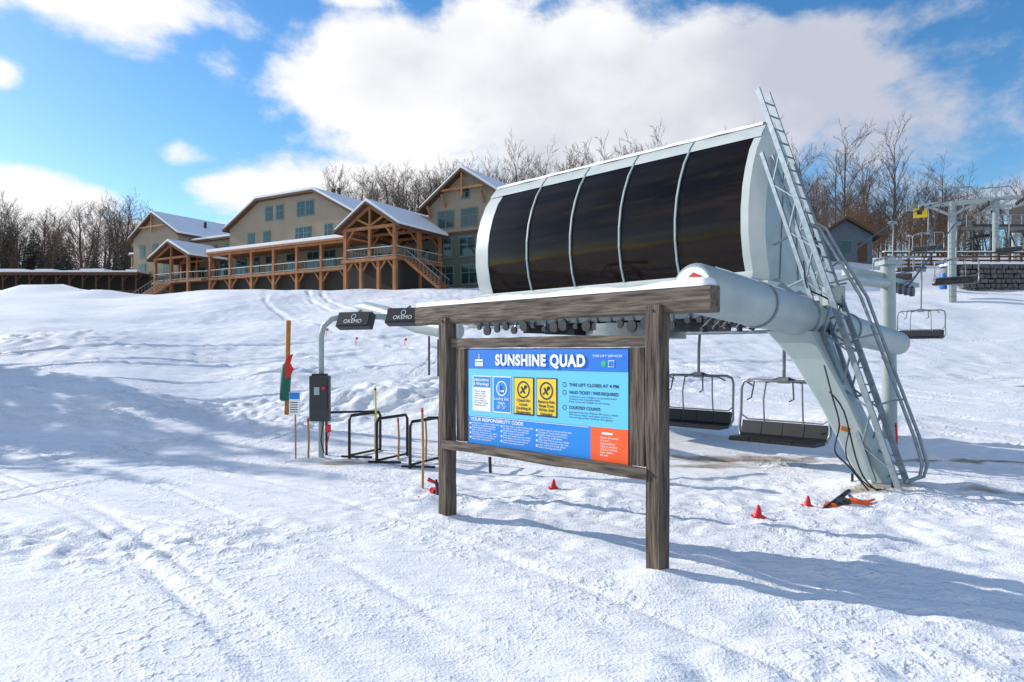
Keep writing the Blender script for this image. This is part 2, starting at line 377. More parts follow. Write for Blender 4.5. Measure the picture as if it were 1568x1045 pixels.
W.beam((.39,.55,3.3),(.39,.75,5.5),.02,.02,'galv',up=(1,0,0));W.beam((.39,1.35,3.3),(.39,1.2,5.0),.02,.02,'galv',up=(1,0,0))
loft(W,-6.85,.16,[(.30,5.84),(.335,5.90),(.50,6.09),(.66,6.14),(.9,5.96),(1.7,5.01),(2.5,3.91),(2.86,3.35),(2.7,3.14),(.05,3.14),(-.04,3.28),(-.02,3.42)],'panel_white')
for i in range(1,5): W.beam((-6.4+1.28*i,.30,5.87),(-6.4+1.28*i,.50,6.1),.012,.012,'galv')
part(TL,'enclosure_shell',W)
W=MB(M)
v=[];N=60
for i in range(N+1):
    xx=-6.8+6.9*i/N; e=.03+.05*abs(noise.noise((xx*.9,1,1)))
    v+=[(xx,.49+.03*noise.noise((xx*2,0,5)),6.10),(xx,.52,6.13+e),(xx,.66,6.15+e),(xx,.9,5.98+e),(xx,1.2,5.60)]
W.add(v,[(i*5+j,(i+1)*5+j,(i+1)*5+j+1,i*5+j+1) for i in range(N) for j in range(4)],'snow_obj',True)
part(TL,'roof_snow',W)
W=MB(M)
def stad(x0,x1,y0,y1,z0,z1,m,n=12):
    r=(y1-y0)/2;c=(y0+y1)/2;pts=[]
    for i in range(n+1):
        t=math.pi/2+math.pi*i/n; pts.append((x0+r+r*math.cos(t),c+r*math.sin(t)))
    for i in range(n+1):
        t=-math.pi/2+math.pi*i/n; pts.append((x1-r+r*math.cos(t),c+r*math.sin(t)))
    k=len(pts); v=[(x,y,z0) for x,y in pts]+[(x,y,z1) for x,y in pts]
    W.add(v,[(j,(j+1)%k,k+(j+1)%k,k+j) for j in range(k)],m,True)
    W.add(v,[tuple(range(k))[::-1],tuple(range(k,2*k))],m)
stad(-8.6,.2,.15,2.6,2.86,3.10,'metal_grey')
stad(-8.4,0.0,.35,2.4,2.66,2.84,'steel_frame')
stad(-8.5,0.1,.25,2.5,3.102,3.18,'snow_obj')
part(TL,'turnaround_rail',W)
W=MB(M); rq=random.Random(8)
for i in range(24):
    xx=-7.2+i*.31+rq.uniform(-.04,.04); zz=2.58+rq.uniform(-.05,.05); r_=rq.choice((.06,.09,.12))
    W.tube([(xx,.24,zz),(xx,.30,zz)],r_,'dark_steel',12)
    W.beam((xx,.28,zz),(xx+rq.uniform(-.1,.1),.4,2.9),.04,.04,'galv')
for i in range(9):
    xx=-.3-i*.7; W.box(xx,xx+rq.uniform(.15,.4),.5,2.2,2.50-rq.uniform(0,.12),2.66,'dark_steel')
W.tube([(-3.2,1.3,2.3),(-3.2,1.3,2.62)],1.1,'steel_frame',28)
W.beam((-6.5,1.3,2.75),(.9,1.3,2.75),.5,.35,'metal_grey')
for i in range(9):
    xx=-.9+i*.23; W.tube([(xx,.1+.05*(i%2),2.42+.05*(i%3)),(xx+.05,.2,2.44)],.055,'dark_steel',10); W.beam((xx,.1,2.44),(xx+.15,.5,2.8),.03,.03,'galv')
W.tube([(-1.2,.1,2.36),(1.5,.3,2.36)],.03,'galv',8); W.tube([(1.35,-.05,2.38),(1.35,.08,2.38)],.15,'dark_steel',16)
part(TL,'sheaves_and_bullwheel',W)
# main tube
W=MB()
a=P(1060,440,8.4); c=Vector((8.25,14.45,2.17)); d=(c-a).normalized()
W.tube([a,a+d*.06,a+d*.9,a+d*3.4,a+d*3.45,a+d*5.5,c-d*.3,c-d*.12,c],[.27,.31,.315,.31,.27,.26,.24,.18,.05],'metal_grey',28)
for q in(1.7,3.2,5.2): W.tube([a+d*q,a+d*(q+.05)],.335 if q<3.3 else .29,'galv',28)
side=d.cross(Vector((0,0,1))).normalized(); upv=side.cross(d)
W.tube([a-d*.012,a+d*.0],.25,'sign_white',24)
ctr=a-d*.02+upv*.10
W.add([ctr+side*.13*s+upv*zz for s,zz in((-1,-.05),(.2,-.06),(1,.03),(.1,.08),(-.4,.02))],[(0,1,2,3,4)],'red')
part(TL,'main_tube',W)
W=MB()
def arc(W,t0,t1,rad,m,a0=-.8,a1=.8,k=10,n=16):
    v=[];up=side.cross(d)
    for i in range(n+1):
        p=a+d*(t0+(t1-t0)*i/n); rw=1+.5*noise.noise((i*.7,3,3))-(.9 if i in(0,n) else 0)
        for j in range(k+1):
            t=(a0+(a1-a0)*j/k)*rw; e=rad+.035*(1-(2*j/k-1)**2)
            v.append(p+(up*math.cos(t)+side*math.sin(t))*e)
    W.add(v,[(i*(k+1)+j,(i+1)*(k+1)+j,(i+1)*(k+1)+j+1,i*(k+1)+j+1) for i in range(n) for j in range(k)],m,True)
arc(W,.55,2.7,.315,'snow_obj',-.45,.25)
arc(W,4.4,5.1,.265,'snow_obj',-.5,.3)
part(TL,'tube_snow',W)
# support leg
W=MB()
secs=[((5.47,10.16,.0),.40,.40),((5.33,10.30,.45),.42,.42),((5.05,10.55,1.25),.48,.48),((4.80,10.80,1.9),.58,.54),((4.70,10.93,2.15),.74,.62),((4.64,11.0,2.33),.98,.68)]
v=[]
ax=Vector((.707,.707,0));ay=Vector((.707,-.707,0))
for (p,w_,h_) in secs:
    p=Vector(p);c_=.03
    for x,y in((-w_/2+c_,-h_/2),(w_/2-c_,-h_/2),(w_/2,-h_/2+c_),(w_/2,h_/2-c_),(w_/2-c_,h_/2),(-w_/2+c_,h_/2),(-w_/2,h_/2-c_),(-w_/2,-h_/2+c_)): v.append(p+ax*x+ay*y)
k=8
W.add(v,[(i*k+j,i*k+(j+1)%k,(i+1)*k+(j+1)%k,(i+1)*k+j) for i in range(len(secs)-1) for j in range(k)],'metal_grey')
W.beam((5.66,10.04,.06),(5.26,10.38,.06),.75,.06,'metal_grey')
for sx_ in(-1,1):
    for sy in(-1,1):
        q=Vector((5.47,10.18,0))+ax*.31*sx_+ay*.27*sy; W.tube([q,q+Vector((0,0,.2))],.02,'dark_steel',6)
W.tube([Vector((5.47,10.16,-.2)),Vector((5.47,10.16,.03))],.55,'concrete',20)
part(TL,'support_leg',W)
W=MB()
W.beam((4.72,10.9,2.4),(4.3,12.3,3.3),.55,.4,'metal_grey')
W.beam((5.0,11.2,2.5),(5.1,13.2,3.2),.4,.35,'metal_grey')
W.beam((4.1,11.6,3.05),(5.4,13.0,3.05),.5,.32,'panel_white')
W.box(5.0,5.25,10.75,11.0,2.75,3.05,'metal_grey')
part(TL,'support_brackets',W)
# ladder
W=MB()
l0=P(1385,752,9.75);l1=P(1168,140,11.9);ld=(l1-l0).normalized();lw=Vector((.80,.60,0)).normalized();lw=(lw-ld*lw.dot(ld)).normalized()
ln=ld.cross(lw).normalized()
if ln.y>0: ln=-ln
Lh=(l1-l0).length
for s in(-.15,.15):
    W.beam(l0+lw*s,l1+lw*s,.035,.085,'galv',up=ln)
q=.25
while q<Lh-.05:
    W.tube([l0+ld*q-lw*.15,l0+ld*q+lw*.15],.014,'galv',6); q+=.27
back=-ln*.30
for s in(-.15,.15): W.beam(l0+lw*s+back+ld*.2,l0+ld*(Lh-1.1)+lw*s+back,.045,.06,'galv',up=ln)
q=.3;i=0
while q<Lh-1.5:
    for s in(-.15,.15):
        W.beam(l0+ld*q+lw*s+(back if i%2 else Vector()),l0+ld*(q+.45)+lw*s+(Vector() if i%2 else back),.02,.03,'galv',up=lw)
    q+=.45;i+=1
for q in(.25,1.5,2.8,3.6,4.4): W.beam(l0+ld*q+lw*.15,l0+ld*q+lw*.15+back*2.6,.03,.03,'galv',up=ld)
part(TL,'access_ladder',W)
W=MB()
for dz in(0,.16):
    pts=[P(1238+dz*60,342,11.0),P(1255+dz*60,350,10.95),P(1282+dz*50,395,10.8),P(1318+dz*60,455,10.6),P(1362+dz*50,570,10.2),P(1400+dz*50,670,9.95),P(1412+dz*50,712,9.85),P(1408+dz*40,730,9.8),P(1388,738,9.78)]
    W.tube(pts,.024,'galv',8)
for (x_,y_,d_) in((1300,427,10.7),(1340,512,10.4),(1378,612,10.1)):
    W.tube([P(x_,y_,d_),P(x_-33,y_+8,d_-.05)],.016,'galv',6)
    W.tube([P(x_,y_,d_),P(x_+9,y_,d_)],.016,'galv',6)
part(TL,'ladder_handrails',W)
W=MB()
def cab(pts,r=.012,m='black_rubber'):
    pts=[Vector(p) for p in pts]; o=[]
    for i in range(len(pts)-1):
        p0=pts[max(i-1,0)];p1=pts[i];p2=pts[i+1];p3=pts[min(i+2,len(pts)-1)]
        for t in(0,.25,.5,.75): o.append(.5*((2*p1)+(p2-p0)*t+(2*p0-5*p1+4*p2-p3)*t*t+(3*p1-p0-3*p2+p3)*t**3))
    o.append(pts[-1]); W.tube(o,r,m,6)
cab([P(1262,560,10.3),P(1275,610,10.1),P(1285,650,10),P(1278,690,9.9),P(1300,715,9.8),P(1330,752,9.6)])
cab([P(1270,600,10.2),P(1292,630,10),P(1310,700,9.85),P(1325,735,9.7),P(1350,757,9.6)])
cab([P(1300,660,10),P(1296,700,9.9),P(1330,745,9.7),P(1370,750,9.65)],.01)
cab([P(1230,400,11),P(1236,440,10.9),P(1262,455,10.8),P(1290,470,10.7)],.014)
W.beam(P(1286,655,9.98),P(1300,659,9.98),.08,.07,'orange_wood')
part(TL,'cables',W)
W=MB()
W.tube([(8.25,14.9,.2),(8.2,14.9,3.95)],.15,'metal_grey',16)
W.box(8.02,8.42,14.7,15.1,3.9,4.0,'metal_grey')
W.tube([(8.2,14.9,3.5),(6.9,13.9,3.5)],.12,'metal_grey',12)
W.beam((8.1,14.9,3.62),(7.1,14.6,3.75),.12,.2,'metal_grey')
for i in range(5): W.tube([(8.3+i*.3,15.1+i*.3,3.45),(8.36+i*.3,15.04+i*.3,3.45)],.12,'dark_steel',10)
W.beam((8.2,14.95,3.62),(9.8,16.5,3.62),.08,.1,'galv')
part(TL,'tension_post',W)
W=MB()
W.tube([P(700,508,15.2),P(640,498,16.5),P(590,480,17.8),P(560,472,18.5),P(548,470,18.9)],[.2,.2,.19,.17,.08],'metal_grey',14)
W.tube([(-.95,9.7,-.2),(-.95+.22,9.7,2.75)],.05,'metal_grey',10)
W.tube([P(657,575,19),P(657,515,19)],.03,'dark_steel',6);W.tube([P(671,577,19),P(671,520,19)],.03,'dark_steel',6)
part(TL,'rail_arm',W)
# ---------------------------------------------------------------- chairs
def chair_parts():
    W1=MB();w=.82
    zt=-1.55;zb=-2.62
    pts=[(-w+.15,0,zt),(-w+.04,0,zt-.04),(-w,0,zt-.16),(-w-.0,.02,zt-.6),(-w-.02,.06,zb+.15),(-w+.03,.1,zb+.02),(-w+.12,.2,zb-.02)]
    full=pts[::-1]+[(-x,y,z) for x,y,z in pts]
    W1.tube(full,.026,'steel_frame',8)
    W1.tube([(0,0,zt),(0,-.02,-.9),(0,-.10,-.35),(0,-.06,-.05),(0,0,0)],.032,'steel_frame',8)
    W1.box(-.10,.10,-.06,.06,zt-.05,zt+.07,'steel_frame')
    W1.box(-.16,.16,-.08,.08,-.05,.09,'galv'); W1.tube([(-.12,-.1,.1),(-.12,.1,.1)],.06,'dark_steel',10)
    for s in(-1,1):
        W1.tube([(s*.33,0,zt),(s*.36,.06,zt-.35),(s*.36,.02,zb+.2)],.016,'steel_frame',6)
        W1.tube([(s*.10,-.02,zt+.03),(s*.34,0,zt-.03)],.03,'dark_steel',6)
    W1.tube([(-.62,-.02,zt-.10),(-.60,.25,zt-.02),(-.3,.45,zt+.0),(.3,.45,zt+.0),(.60,.25,zt-.02),(.62,-.02,zt-.10)],.018,'steel_frame',6)
    for s in(-.35,.35): W1.tube([(s,.45,zt),(s*1.1,.50,zt-.30),(s*1.1+.08,.50,zt-.34)],.014,'dark_steel',6)
    W1.tube([(-.82,.02,zb+.42),(-.70,.0,zb+.33),(.70,.0,zb+.33),(.82,.02,zb+.42)],.014,'steel_frame',6)
    W2=MB()
    prof_=[(-.02,zb+.30),(.03,zb+.31),(.10,zb+.08),(.18,zb+.04),(.55,zb+.05),(.60,zb+.02),(.58,zb-.03),(.14,zb-.03),(.04,zb+.03)]
    for s0,s1 in((-.78,-.40),(-.385,-.005),(.005,.385),(.40,.78)):
        v=[(s0,y,z) for y,z in prof_]+[(s1,y,z) for y,z in prof_];k=len(prof_)
        W2.add(v,[(j,k+j,k+(j+1)%k,(j+1)%k) for j in range(k)]+[tuple(range(k)),tuple(range(2*k-1,k-1,-1))],'black_rubber')
    return W1.mesh('chair_frame'),W2.mesh('chair_seat')
cf,cs=chair_parts()
def chair(loc,rz,s=1):
    e=root('lift_chair',loc,rz)
    e.scale=(s,)*3
    for nm,me_ in(('frame',cf),('seat',cs)):
        o=bpy.data.objects.new(nm,me_); sc.collection.objects.link(o); o.parent=e
    return e
FC=R(135)
chair((4.98,12.5,3.03),FC); chair((4.10,15.0,3.05),FC)
for px,py,d_ in((1410,415,26),(1367,342,30),(1464,343,29),(1421,318,40),(1392,362,50),(1545,330,48),(1500,322,62)):
    chair(tuple(P(px,py,d_)),FC,.98)
# ---------------------------------------------------------------- lift towers
def tower_mesh(H):
    W=MB()
    W.tube([(0,0,-1),(0,0,H)],[.26,.20],'metal_grey',14)
    W.beam((-1.9,0,H-.1),(1.9,0,H-.1),.22,.28,'metal_grey')
    W.beam((0,0,H-.9),(1.3,0,H-.2),.12,.15,'metal_grey');W.beam((0,0,H-.9),(-1.3,0,H-.2),.12,.15,'metal_grey')
    W.tube([(-1.6,0,H),(-1.1,0,H+.9),(1.1,0,H+.9),(1.6,0,H)],.05,'galv',6)
    for s in(-1.8,1.8):
        W.beam((s,-1.1,H-.35),(s,1.1,H-.35),.08,.12,'galv')
        for i in range(6): W.tube([(s-.05,-1+.4*i,H-.45),(s+.05,-1+.4*i,H-.45)],.17,'dark_steel',10)
        W.beam((s*1.25,-1.2,H-.2),(s*1.25,1.2,H-.2),.4,.03,'galv')
        for yy in(-1.2,0,1.2): W.tube([(s*1.35,yy,H-.2),(s*1.35,yy,H+.7)],.03,'galv',5)
        W.tube([(s*1.35,-1.2,H+.7),(s*1.35,1.2,H+.7)],.03,'galv',5)
    for i in range(int(H/.35)): W.beam((-.2,-.32,.35*i),(.2,-.32,.35*i),.03,.03,'galv')
    for s in(-.2,.2): W.beam((s,-.32,0),(s,-.32,H),.03,.03,'galv')
    return W
for px,d_,H in((1457,45,6.6),(1524,60,6.2),(1553,72,6.0)):
    X=(px-CX)/F*d_; z=gh(X,d_)
    W=tower_mesh(H)
    if d_==45:
        W.box(-2.2,-1.4,-.06,0,H-.9,H-.25,'yellow');W.box(-2.0,-1.7,-.075,-.061,H-.7,H-.4,'dark_steel')
    o=bpy.data.objects.new('lift_tower',W.mesh('lift_tower')); sc.collection.objects.link(o); o.location=(X,d_,z); o.rotation_euler=(0,0,R(-22))
W=MB()
t1=P(1440,314,44.3);t2=P(1480,314,45.6)
W.tube([(6.9,16.0,3.45),P(1410,413,26),t1,P(1510,305,60)],.025,'dark_steel',5)
W.tube([(8.8,15.2,3.45),P(1464,341,29),t2,P(1540,305,60)],.025,'dark_steel',5)
W.tube([(4.1,14.9,3.05),(6.9,17.2,3.3),P(1367,340,30),P(1421,316,40),P(1500,295,60)],.025,'dark_steel',5)
single('haul_rope',W)
# steel footbridge/deck of the neighbouring lift on the far right
W=MB()
for i in range(8):
    q=P(1490+i*28,372,62); W.beam((q.x,q.y,9.2),(q.x,q.y,13.0),.16,.16,'dark_steel'); W.beam((q.x,q.y,12.9),(q.x+.9,q.y+.4,11.6),.1,.1,'dark_steel')
q0=P(1480,348,62);q1=P(1700,348,62)
W.beam(q0,q1,1.6,.22,'dark_steel'); W.beam(q0+Vector((0,0,1.1)),q1+Vector((0,0,1.1)),.08,.08,'galv'); W.beam(q0+Vector((0,0,.6)),q1+Vector((0,0,.6)),.06,.06,'galv')
for i in range(14): q=q0.lerp(q1,i/13); W.beam(q,q+Vector((0,0,1.1)),.07,.07,'galv')
W.box(q0.x+6,q0.x+9.5,62.5,65,13.4,15.6,'dark_base')
single('unloading_platform',W,tuple(q0))
# ---------------------------------------------------------------- lodge
LG=root('ski_lodge',(-30.5,90,8.5),R(-30)); M=Matrix.Translation((-30.5,90,0))@Matrix.Rotation(R(-30),4,'Z')
walls=MB(M);roofm=MB(M);snowm=MB(M);wins=MB(M);tim=MB(M);rail=MB(M)
def roof(pts,v0,v1,ov=.7,th=.3,sn=.32):
    (a0,z0),(a1,z1)=pts[0],pts[1]; s=(z1-z0)/(a1-a0); L=(a0-ov,z0-s*ov)
    (b0,y0),(b1,y1)=pts[-1],pts[-2]; s=(y1-y0)/(b1-b0); Q=(b0+ov,y0+s*ov)
    up=[L]+list(pts[1:-1])+[Q]
    up=[(x,z+.02) for x,z in up]
    poly=[(x,z) for x,z in up]+[(x,z+th) for x,z in up[::-1]]
    roofm.prism(poly,v0-ov,v1,'trim_brown')
    in_=[(x+(.12 if i==0 else -.12 if i==len(up)-1 else 0),z+th+.005) for i,(x,z) in enumerate(up)]
    poly=in_+[(x,z+sn) for x,z in in_[::-1]]
    snowm.prism(poly,v0-ov+.12,v1-.05,'snow_obj')
def wall(pts,zb,v0,v1,m,zsplit=None,m2=None):
    u0,u1=pts[0][0],pts[-1][0]
    if zsplit:
        walls.prism([(u0,zsplit),(u1,zsplit)]+[p for p in pts[::-1]],v0,v1,m)
        walls.box(u0,u1,v0,v1,zb,zsplit-.003,m2)
        roofm.box(u0-.04,u1+.04,v0-.05,v0-.002,zsplit-.15,zsplit+.12,'trim_brown')
    else: walls.prism([(u0,zb),(u1,zb)]+[p for p in pts[::-1]],v0,v1,m)
def win(u,z,w,h,v):
    wins.box(u-w/2-.14,u+w/2+.14,v-.07,v-.003,z-h/2-.14,z+h/2+.14,'win_trim')
    wins.box(u-w/2,u+w/2,v-.09,v-.072,z-h/2,z+h/2,'win_glass')
    wins.box(u-.05,u+.05,v-.11,v-.092,z-h/2,z+h/2,'win_trim'); wins.box(u-w/2,u+w/2,v-.108,v-.091,z-.03+.1*h,z+.04+.1*h,'win_trim')
def U(px,v=0.):
    k=(px-CX)/F; return (k*(90+.866*v)-(-30.5+.5*v))/(.866+.5*k)
Bp=[(-10.2,19.1),(-4.2,22.3),(6.4,22.3),(12.8,19.0)]
wall(Bp,7.5,0,16,'siding_beige'); roof(Bp,0,16)
Ap=[(-31.3,19.3),(-25.9,22.5),(-20.2,19.3)]
wall(Ap,7.5,-1,14,'siding_beige',13.2,'siding_green'); roof(Ap,-1,14)
walls.box(-20.2,-10.2,1.5,13,7.5,18.2,'siding_beige'); roofm.box(-20.2,-10.2,.9,13,18.2,18.5,'trim_brown'); snowm.box(-20.1,-10.3,1.0,12.9,18.503,18.8,'snow_obj')
Dp=[(24.2,18.5),(29.2,21.9),(34.4,18.5)]
wall(Dp,7.0,0,16,'siding_beige',15.3,'siding_green'); roof(Dp,0,16,ov=.9)
walls.box(12.8,24.2,2.5,13,7.5,17.6,'siding_beige'); roofm.box(12.8,24.2,2.0,13,17.6,17.9,'trim_brown'); snowm.box(12.9,24.1,2.1,12.9,17.903,18.2,'snow_obj')
walls.box(34.4,60,3,15,7,17.3,'siding_green'); roofm.box(34.4,60.5,2.4,15,17.3,17.6,'trim_brown'); snowm.box(34.5,60.4,2.5,14.9,17.603,17.9,'snow_obj')
for px in(412,429,461,475): win(U(px),20.5,1.15,1.7,0)
for px in(385,409,458,471,503): win(U(px),17.2,1.15,1.8,0)
for px in(345,370,390,415,448,480,505): win(U(px,0),13.6,1.8,2.3,0)
for px in(683,719): win(U(px),16.9,2.0,1.8,0); 
for px in(680,716): win(U(px),13.7,2.0,2.0,0)
for px in(683,719): win(U(px),10.6,2.0,2.0,0)
win(29.3,19.6,.9,1.0,0)
for u in(-29,-25.8,-22.5): win(u,17.3,1.1,1.7,-1)
for u in(-29,-23): win(u,14.5,1.5,1.7,-1)
for u in(-18.2,-15.5,-12.5): win(u,16.6,1.1,1.6,1.5); win(u,13.6,1.1,1.6,1.5)
for u in(14.5,17.0,20,22.5): win(u,16.2,1.1,1.7,2.5); win(u,13.2,1.5,2.0,2.5)
def truss(pts,v,m='timber'):
    (a,z0),(c,z1),(b_,z2)=pts
    f=.45
    tim.beam((a+(c-a)*f,v,z0+(z1-z0)*f),(b_+(c-b_)*f,v,z2+(z1-z2)*f),.25,.25,m)
    tim.beam((c,v,z0+(z1-z0)*.2),(c,v,z1-.1),.22,.22,m)
truss(Dp,-.6);truss(Ap,-1.5)
for u in (24.6,33.9): tim.beam((u,-.05,17.2),(u+(.0),-.75,18.5),.2,.2,'timber')
for u in (26.6,31.8): tim.beam((u,-.05,18.3),(u,-.8,19.6),.2,.2,'timber')
walls.box(-10.1,12.7,-.06,-.004,7.5,11.6,'dark_base')
walls.box(-9.3,15.9,-3.4,-.07,7.5,11.5,'dark_base')
walls.box(18.9,26.0,-7.2,2.3,7.5,11.5,'dark_base')
def rails(u0,v0,u1,v1,z,h=1.05,step=.45):
    L=math.hypot(u1-u0,v1-v0);N=max(1,int(L/step))
    rail.beam((u0,v0,z+h),(u1,v1,z+h),.09,.09,'panel_white');rail.beam((u0,v0,z+.15),(u1,v1,z+.15),.06,.06,'panel_white')
    for i in range(N+1):
        t=i/N; rail.beam((u0+(u1-u0)*t,v0+(v1-v0)*t,z),(u0+(u1-u0)*t,v0+(v1-v0)*t,z+h),.03,.03,'steel_frame')
roofm.prism([(-9.2,15.0),(16.2,15.0),(16.2,15.25),(-9.2,15.25)],-4.6,0,'timber')
snowm.prism([(-9.1,15.253),(16.1,15.253),(16.0,15.65),(-9.0,15.65)],-4.5,-.01,'snow_obj')
tim.box(-9,16,-4.4,-.07,11.55,11.85,'timber')
N=7
for i in range(N):
    u=-8.7+i*(24.4/(N-1))
    tim.box(u-.17,u+.17,-4.3,-3.95,11.86,14.99,'timber'); tim.box(u-.2,u+.2,-4.3,-3.92,7.0,11.54,'timber')
    for s in(-1,1):
        if -9<u+s<16.2: tim.beam((u+s*.1,-4.1,10.3),(u+s*1.1,-4.1,11.5),.18,.18,'timber')
tim.box(-9,16,-4.35,-4.0,14.7,14.98,'timber')
rails(-8.7,-4.2,15.7,-4.2,11.86)
Cp=[(18.9,15.2),(22.6,17.5),(26.3,15.2)]
roof(Cp,-8,2.4,ov=.8,th=.25)
for v in(-8,-4,-.2):
    for u in(19.2,26.0): tim.box(u-.2,u+.2,v-.2,v+.2,7,15.3,'timber')
    tim.beam((19.0,v,15.1),(26.2,v,15.1),.28,.32,'timber')
    tim.beam((22.6,v,15.1),(22.6,v,17.3),.22,.24,'timber')
    for s in(-1,1):
        tim.beam((22.6,v,15.3),(22.6+s*1.9,v,16.2),.16,.2,'timber'); tim.beam((22.6,v,17.35),(22.6+s*4,v,14.95),.2,.3,'timber')
        tim.beam((22.6+s*3.4,v,13.6),(22.6+s*2.2,v,15.0),.16,.2,'timber')
for u in(21.4,23.8): tim.box(u-.17,u+.17,-8.17,-7.83,7,11.6,'timber')
tim.box(22.45,22.75,-8.15,-7.85,12,15,'timber')
tim.box(18.8,26.4,-8.3,2.4,11.55,11.9,'timber')
for u in(19.2,26.0): tim.beam((u,-8,15.1),(u,2,15.1),.24,.3,'timber')
rails(19.2,-8.1,26,-8.1,11.9);rails(26.2,-8.1,26.2,0,11.9);rails(19.0,-8.1,19.0,-4.4,11.9)
for u,s in((19.2,1),(21.4,1),(21.4,-1),(23.8,1),(23.8,-1),(26,-1)): tim.beam((u,-8,10.4),(u+s*.9,-8,11.5),.16,.18,'timber')
for i in range(14):
    tim.box(26.6+i*.32,26.95+i*.32,-7.2,-5.6,11.7-i*.235,11.78-i*.235,'timber')
for v in(-7.2,-5.6):
    tim.beam((26.5,v,11.7),(31.1,v,8.3),.1,.3,'timber')
    rail.beam((26.5,v,12.8),(31.1,v,9.4),.07,.07,'steel_frame')
    for i in range(10): rail.beam((26.6+i*.48,v,11.7-i*.355),(26.6+i*.48,v,12.75-i*.355),.035,.035,'steel_frame')
Pp=[(-19.8,15.0),(-15.8,16.9),(-11.7,15.0)]
roof(Pp,-5,1.5,ov=.7,th=.25)
for v in(-5,-1):
    for u in(-19.4,-15.8,-12.1): tim.box(u-.18,u+.18,v-.18,v+.18,7,15.05,'timber')
    tim.beam((-19.7,v,14.95),(-11.8,v,14.95),.25,.28,'timber'); tim.beam((-15.8,v,15),(-15.8,v,16.7),.2,.2,'timber')
    for s in(-1,1): tim.beam((-15.8,v,16.75),(-15.8+s*4,v,14.85),.2,.26,'timber')
tim.box(-20,-9.2,-5.2,1.4,11.5,11.8,'timber'); rails(-19.6,-5.1,-12,-5.1,11.8); rails(-12,-5.1,-9,-4.3,11.8)
walls.box(-19.5,-9.5,-3.9,1.4,7.5,11.45,'dark_base')
for i in range(13): tim.box(-17-1.4,-17+1.4,-5.4-i*.3,-5.1-i*.3,11.4-i*.22,11.48-i*.22,'timber')
for s in(-1.45,1.45):
    tim.beam((-17+s,-5.2,11.4),(-17+s,-9.2,8.6),.1,.3,'timber'); rail.beam((-17+s,-5.2,12.5),(-17+s,-9.2,9.7),.07,.07,'steel_frame')
    for i in range(9): rail.beam((-17+s,-5.3-i*.45,11.35-i*.31),(-17+s,-5.3-i*.45,12.42-i*.31),.035,.035,'steel_frame')
tim.box(-33,-31.3,-.5,4,13.9,14.1,'timber'); rails(-33,-.5,-31.4,-.5,14.1); tim.box(-32.9,-32.6,-.4,-.1,7.5,17,'timber'); roofm.box(-33.3,-31.3,-.7,4,17,17.2,'trim_brown'); snowm.box(-33.2,-31.4,-.6,3.9,17.203,17.45,'snow_obj')
for u in(4.2,5.2): roofm.box(u,u+.35,5,5.35,22.5,24.1,'dark_base')
roofm.box(-22.8,-22.5,5,5.3,20,22.2,'dark_base')
for nm,w_ in(('walls',walls),('roofs',roofm),('roof_snow',snowm),('windows',wins),('timber_frame',tim),('railings',rail)): 
    o=part(LG,nm,w_)
# covered walkway left
W=MB()
for i in range(22):
    X=-96+i*1.95; z=gh(X,100)
    W.box(X-.12,X+.12,99.9,100.1,z-1,13.3,'trim_brown');
    W.beam((X,99.9,12.4),(X+.9,99.9,13.3),.12,.12,'trim_brown')
W.box(-97,-54.5,99.3,103,13.3,13.7,'trim_brown'); W.box(-97,-54.5,102.8,103,9,13.29,'dark_base')
rs=random.Random(9)
x_=-96.9
while x_<-55: 
    w_=rs.uniform(1.2,3.4); W.box(x_,min(x_+w_,-54.6),99.4,102.9,13.703,13.703+rs.uniform(.2,.55),'snow_obj'); x_+=w_+.004
W.box(-97,-54.5,99.7,99.8,10.9,11.1,'trim_brown')
single('covered_walkway',W,(-75,100,10))
# right side: stone wall, fence, shed
W=MB();rs=random.Random(5)
for row in range(6):
    xx=32.6+rs.random()*.3
    while xx<58:
        w_=rs.uniform(.3,.6); zz=6.3+row*.36; yy=49.6+row*.12
        c=Vector((xx+w_/2,yy,zz+.17)); v=[]
        for a_,b_,c_ in((-1,-1,-1),(1,-1,-1),(1,1,-1),(-1,1,-1),(-1,-1,1),(1,-1,1),(1,1,1),(-1,1,1)):
            v.append(c+Vector((a_*w_*.46*rs.uniform(.75,1.05),b_*.3*rs.uniform(.6,1),c_*.155*rs.uniform(.7,1.1))))
        W.add(v,[(0,3,2,1),(4,5,6,7),(0,1,5,4),(1,2,6,5),(2,3,7,6),(3,0,4,7)],'stone')
        xx+=w_
W.box(32.4,58,50.3,51.0,6,8.3,'dark_base')
W.box(32.3,58,49.9,51.9,8.46,8.62,'snow_obj')
single('stone_retaining_wall',W,(45,50.5,6.5))
W=MB()
for i in range(19):
    X=29.0+i*1.75; W.box(X-.08,X+.08,52.9,53.05,7.5,9.75,'trim_brown')
for zz in(8.75,9.05,9.35,9.65): W.box(28.8,61,52.82,52.89,zz,zz+.13,'trim_brown')
W.box(28.8,61,52.8,53.1,9.79,9.85,'snow_obj')
single('wooden_fence',W,(45,53,8.5))
SH=root('wooden_cabin',(33.8,70,11.2),R(-15)); M2=Matrix.Translation((33.8,70,0))@Matrix.Rotation(R(-15),4,'Z')
W=MB(M2)
W.prism([(-2.4,9.5),(2.4,9.5),(2.4,13.6),(0,15.2),(-2.4,13.6)],-2,5,'shed_blue'); part(SH,'walls',W)
W=MB(M2); W.prism([(-3,13.25),(0,15.25),(3,13.25),(3,13.5),(0,15.5),(-3,13.5)],-2.6,5.4,'trim_brown'); 
W.box(-.6,.6,-2.06,-2.003,11.9,13.2,'win_trim'); W.box(-.5,.5,-2.09,-2.062,12,13.1,'win_glass'); W.box(1.1,1.9,-2.06,-2.003,11,12.9,'trim_brown'); part(SH,'roof_and_openings',W)
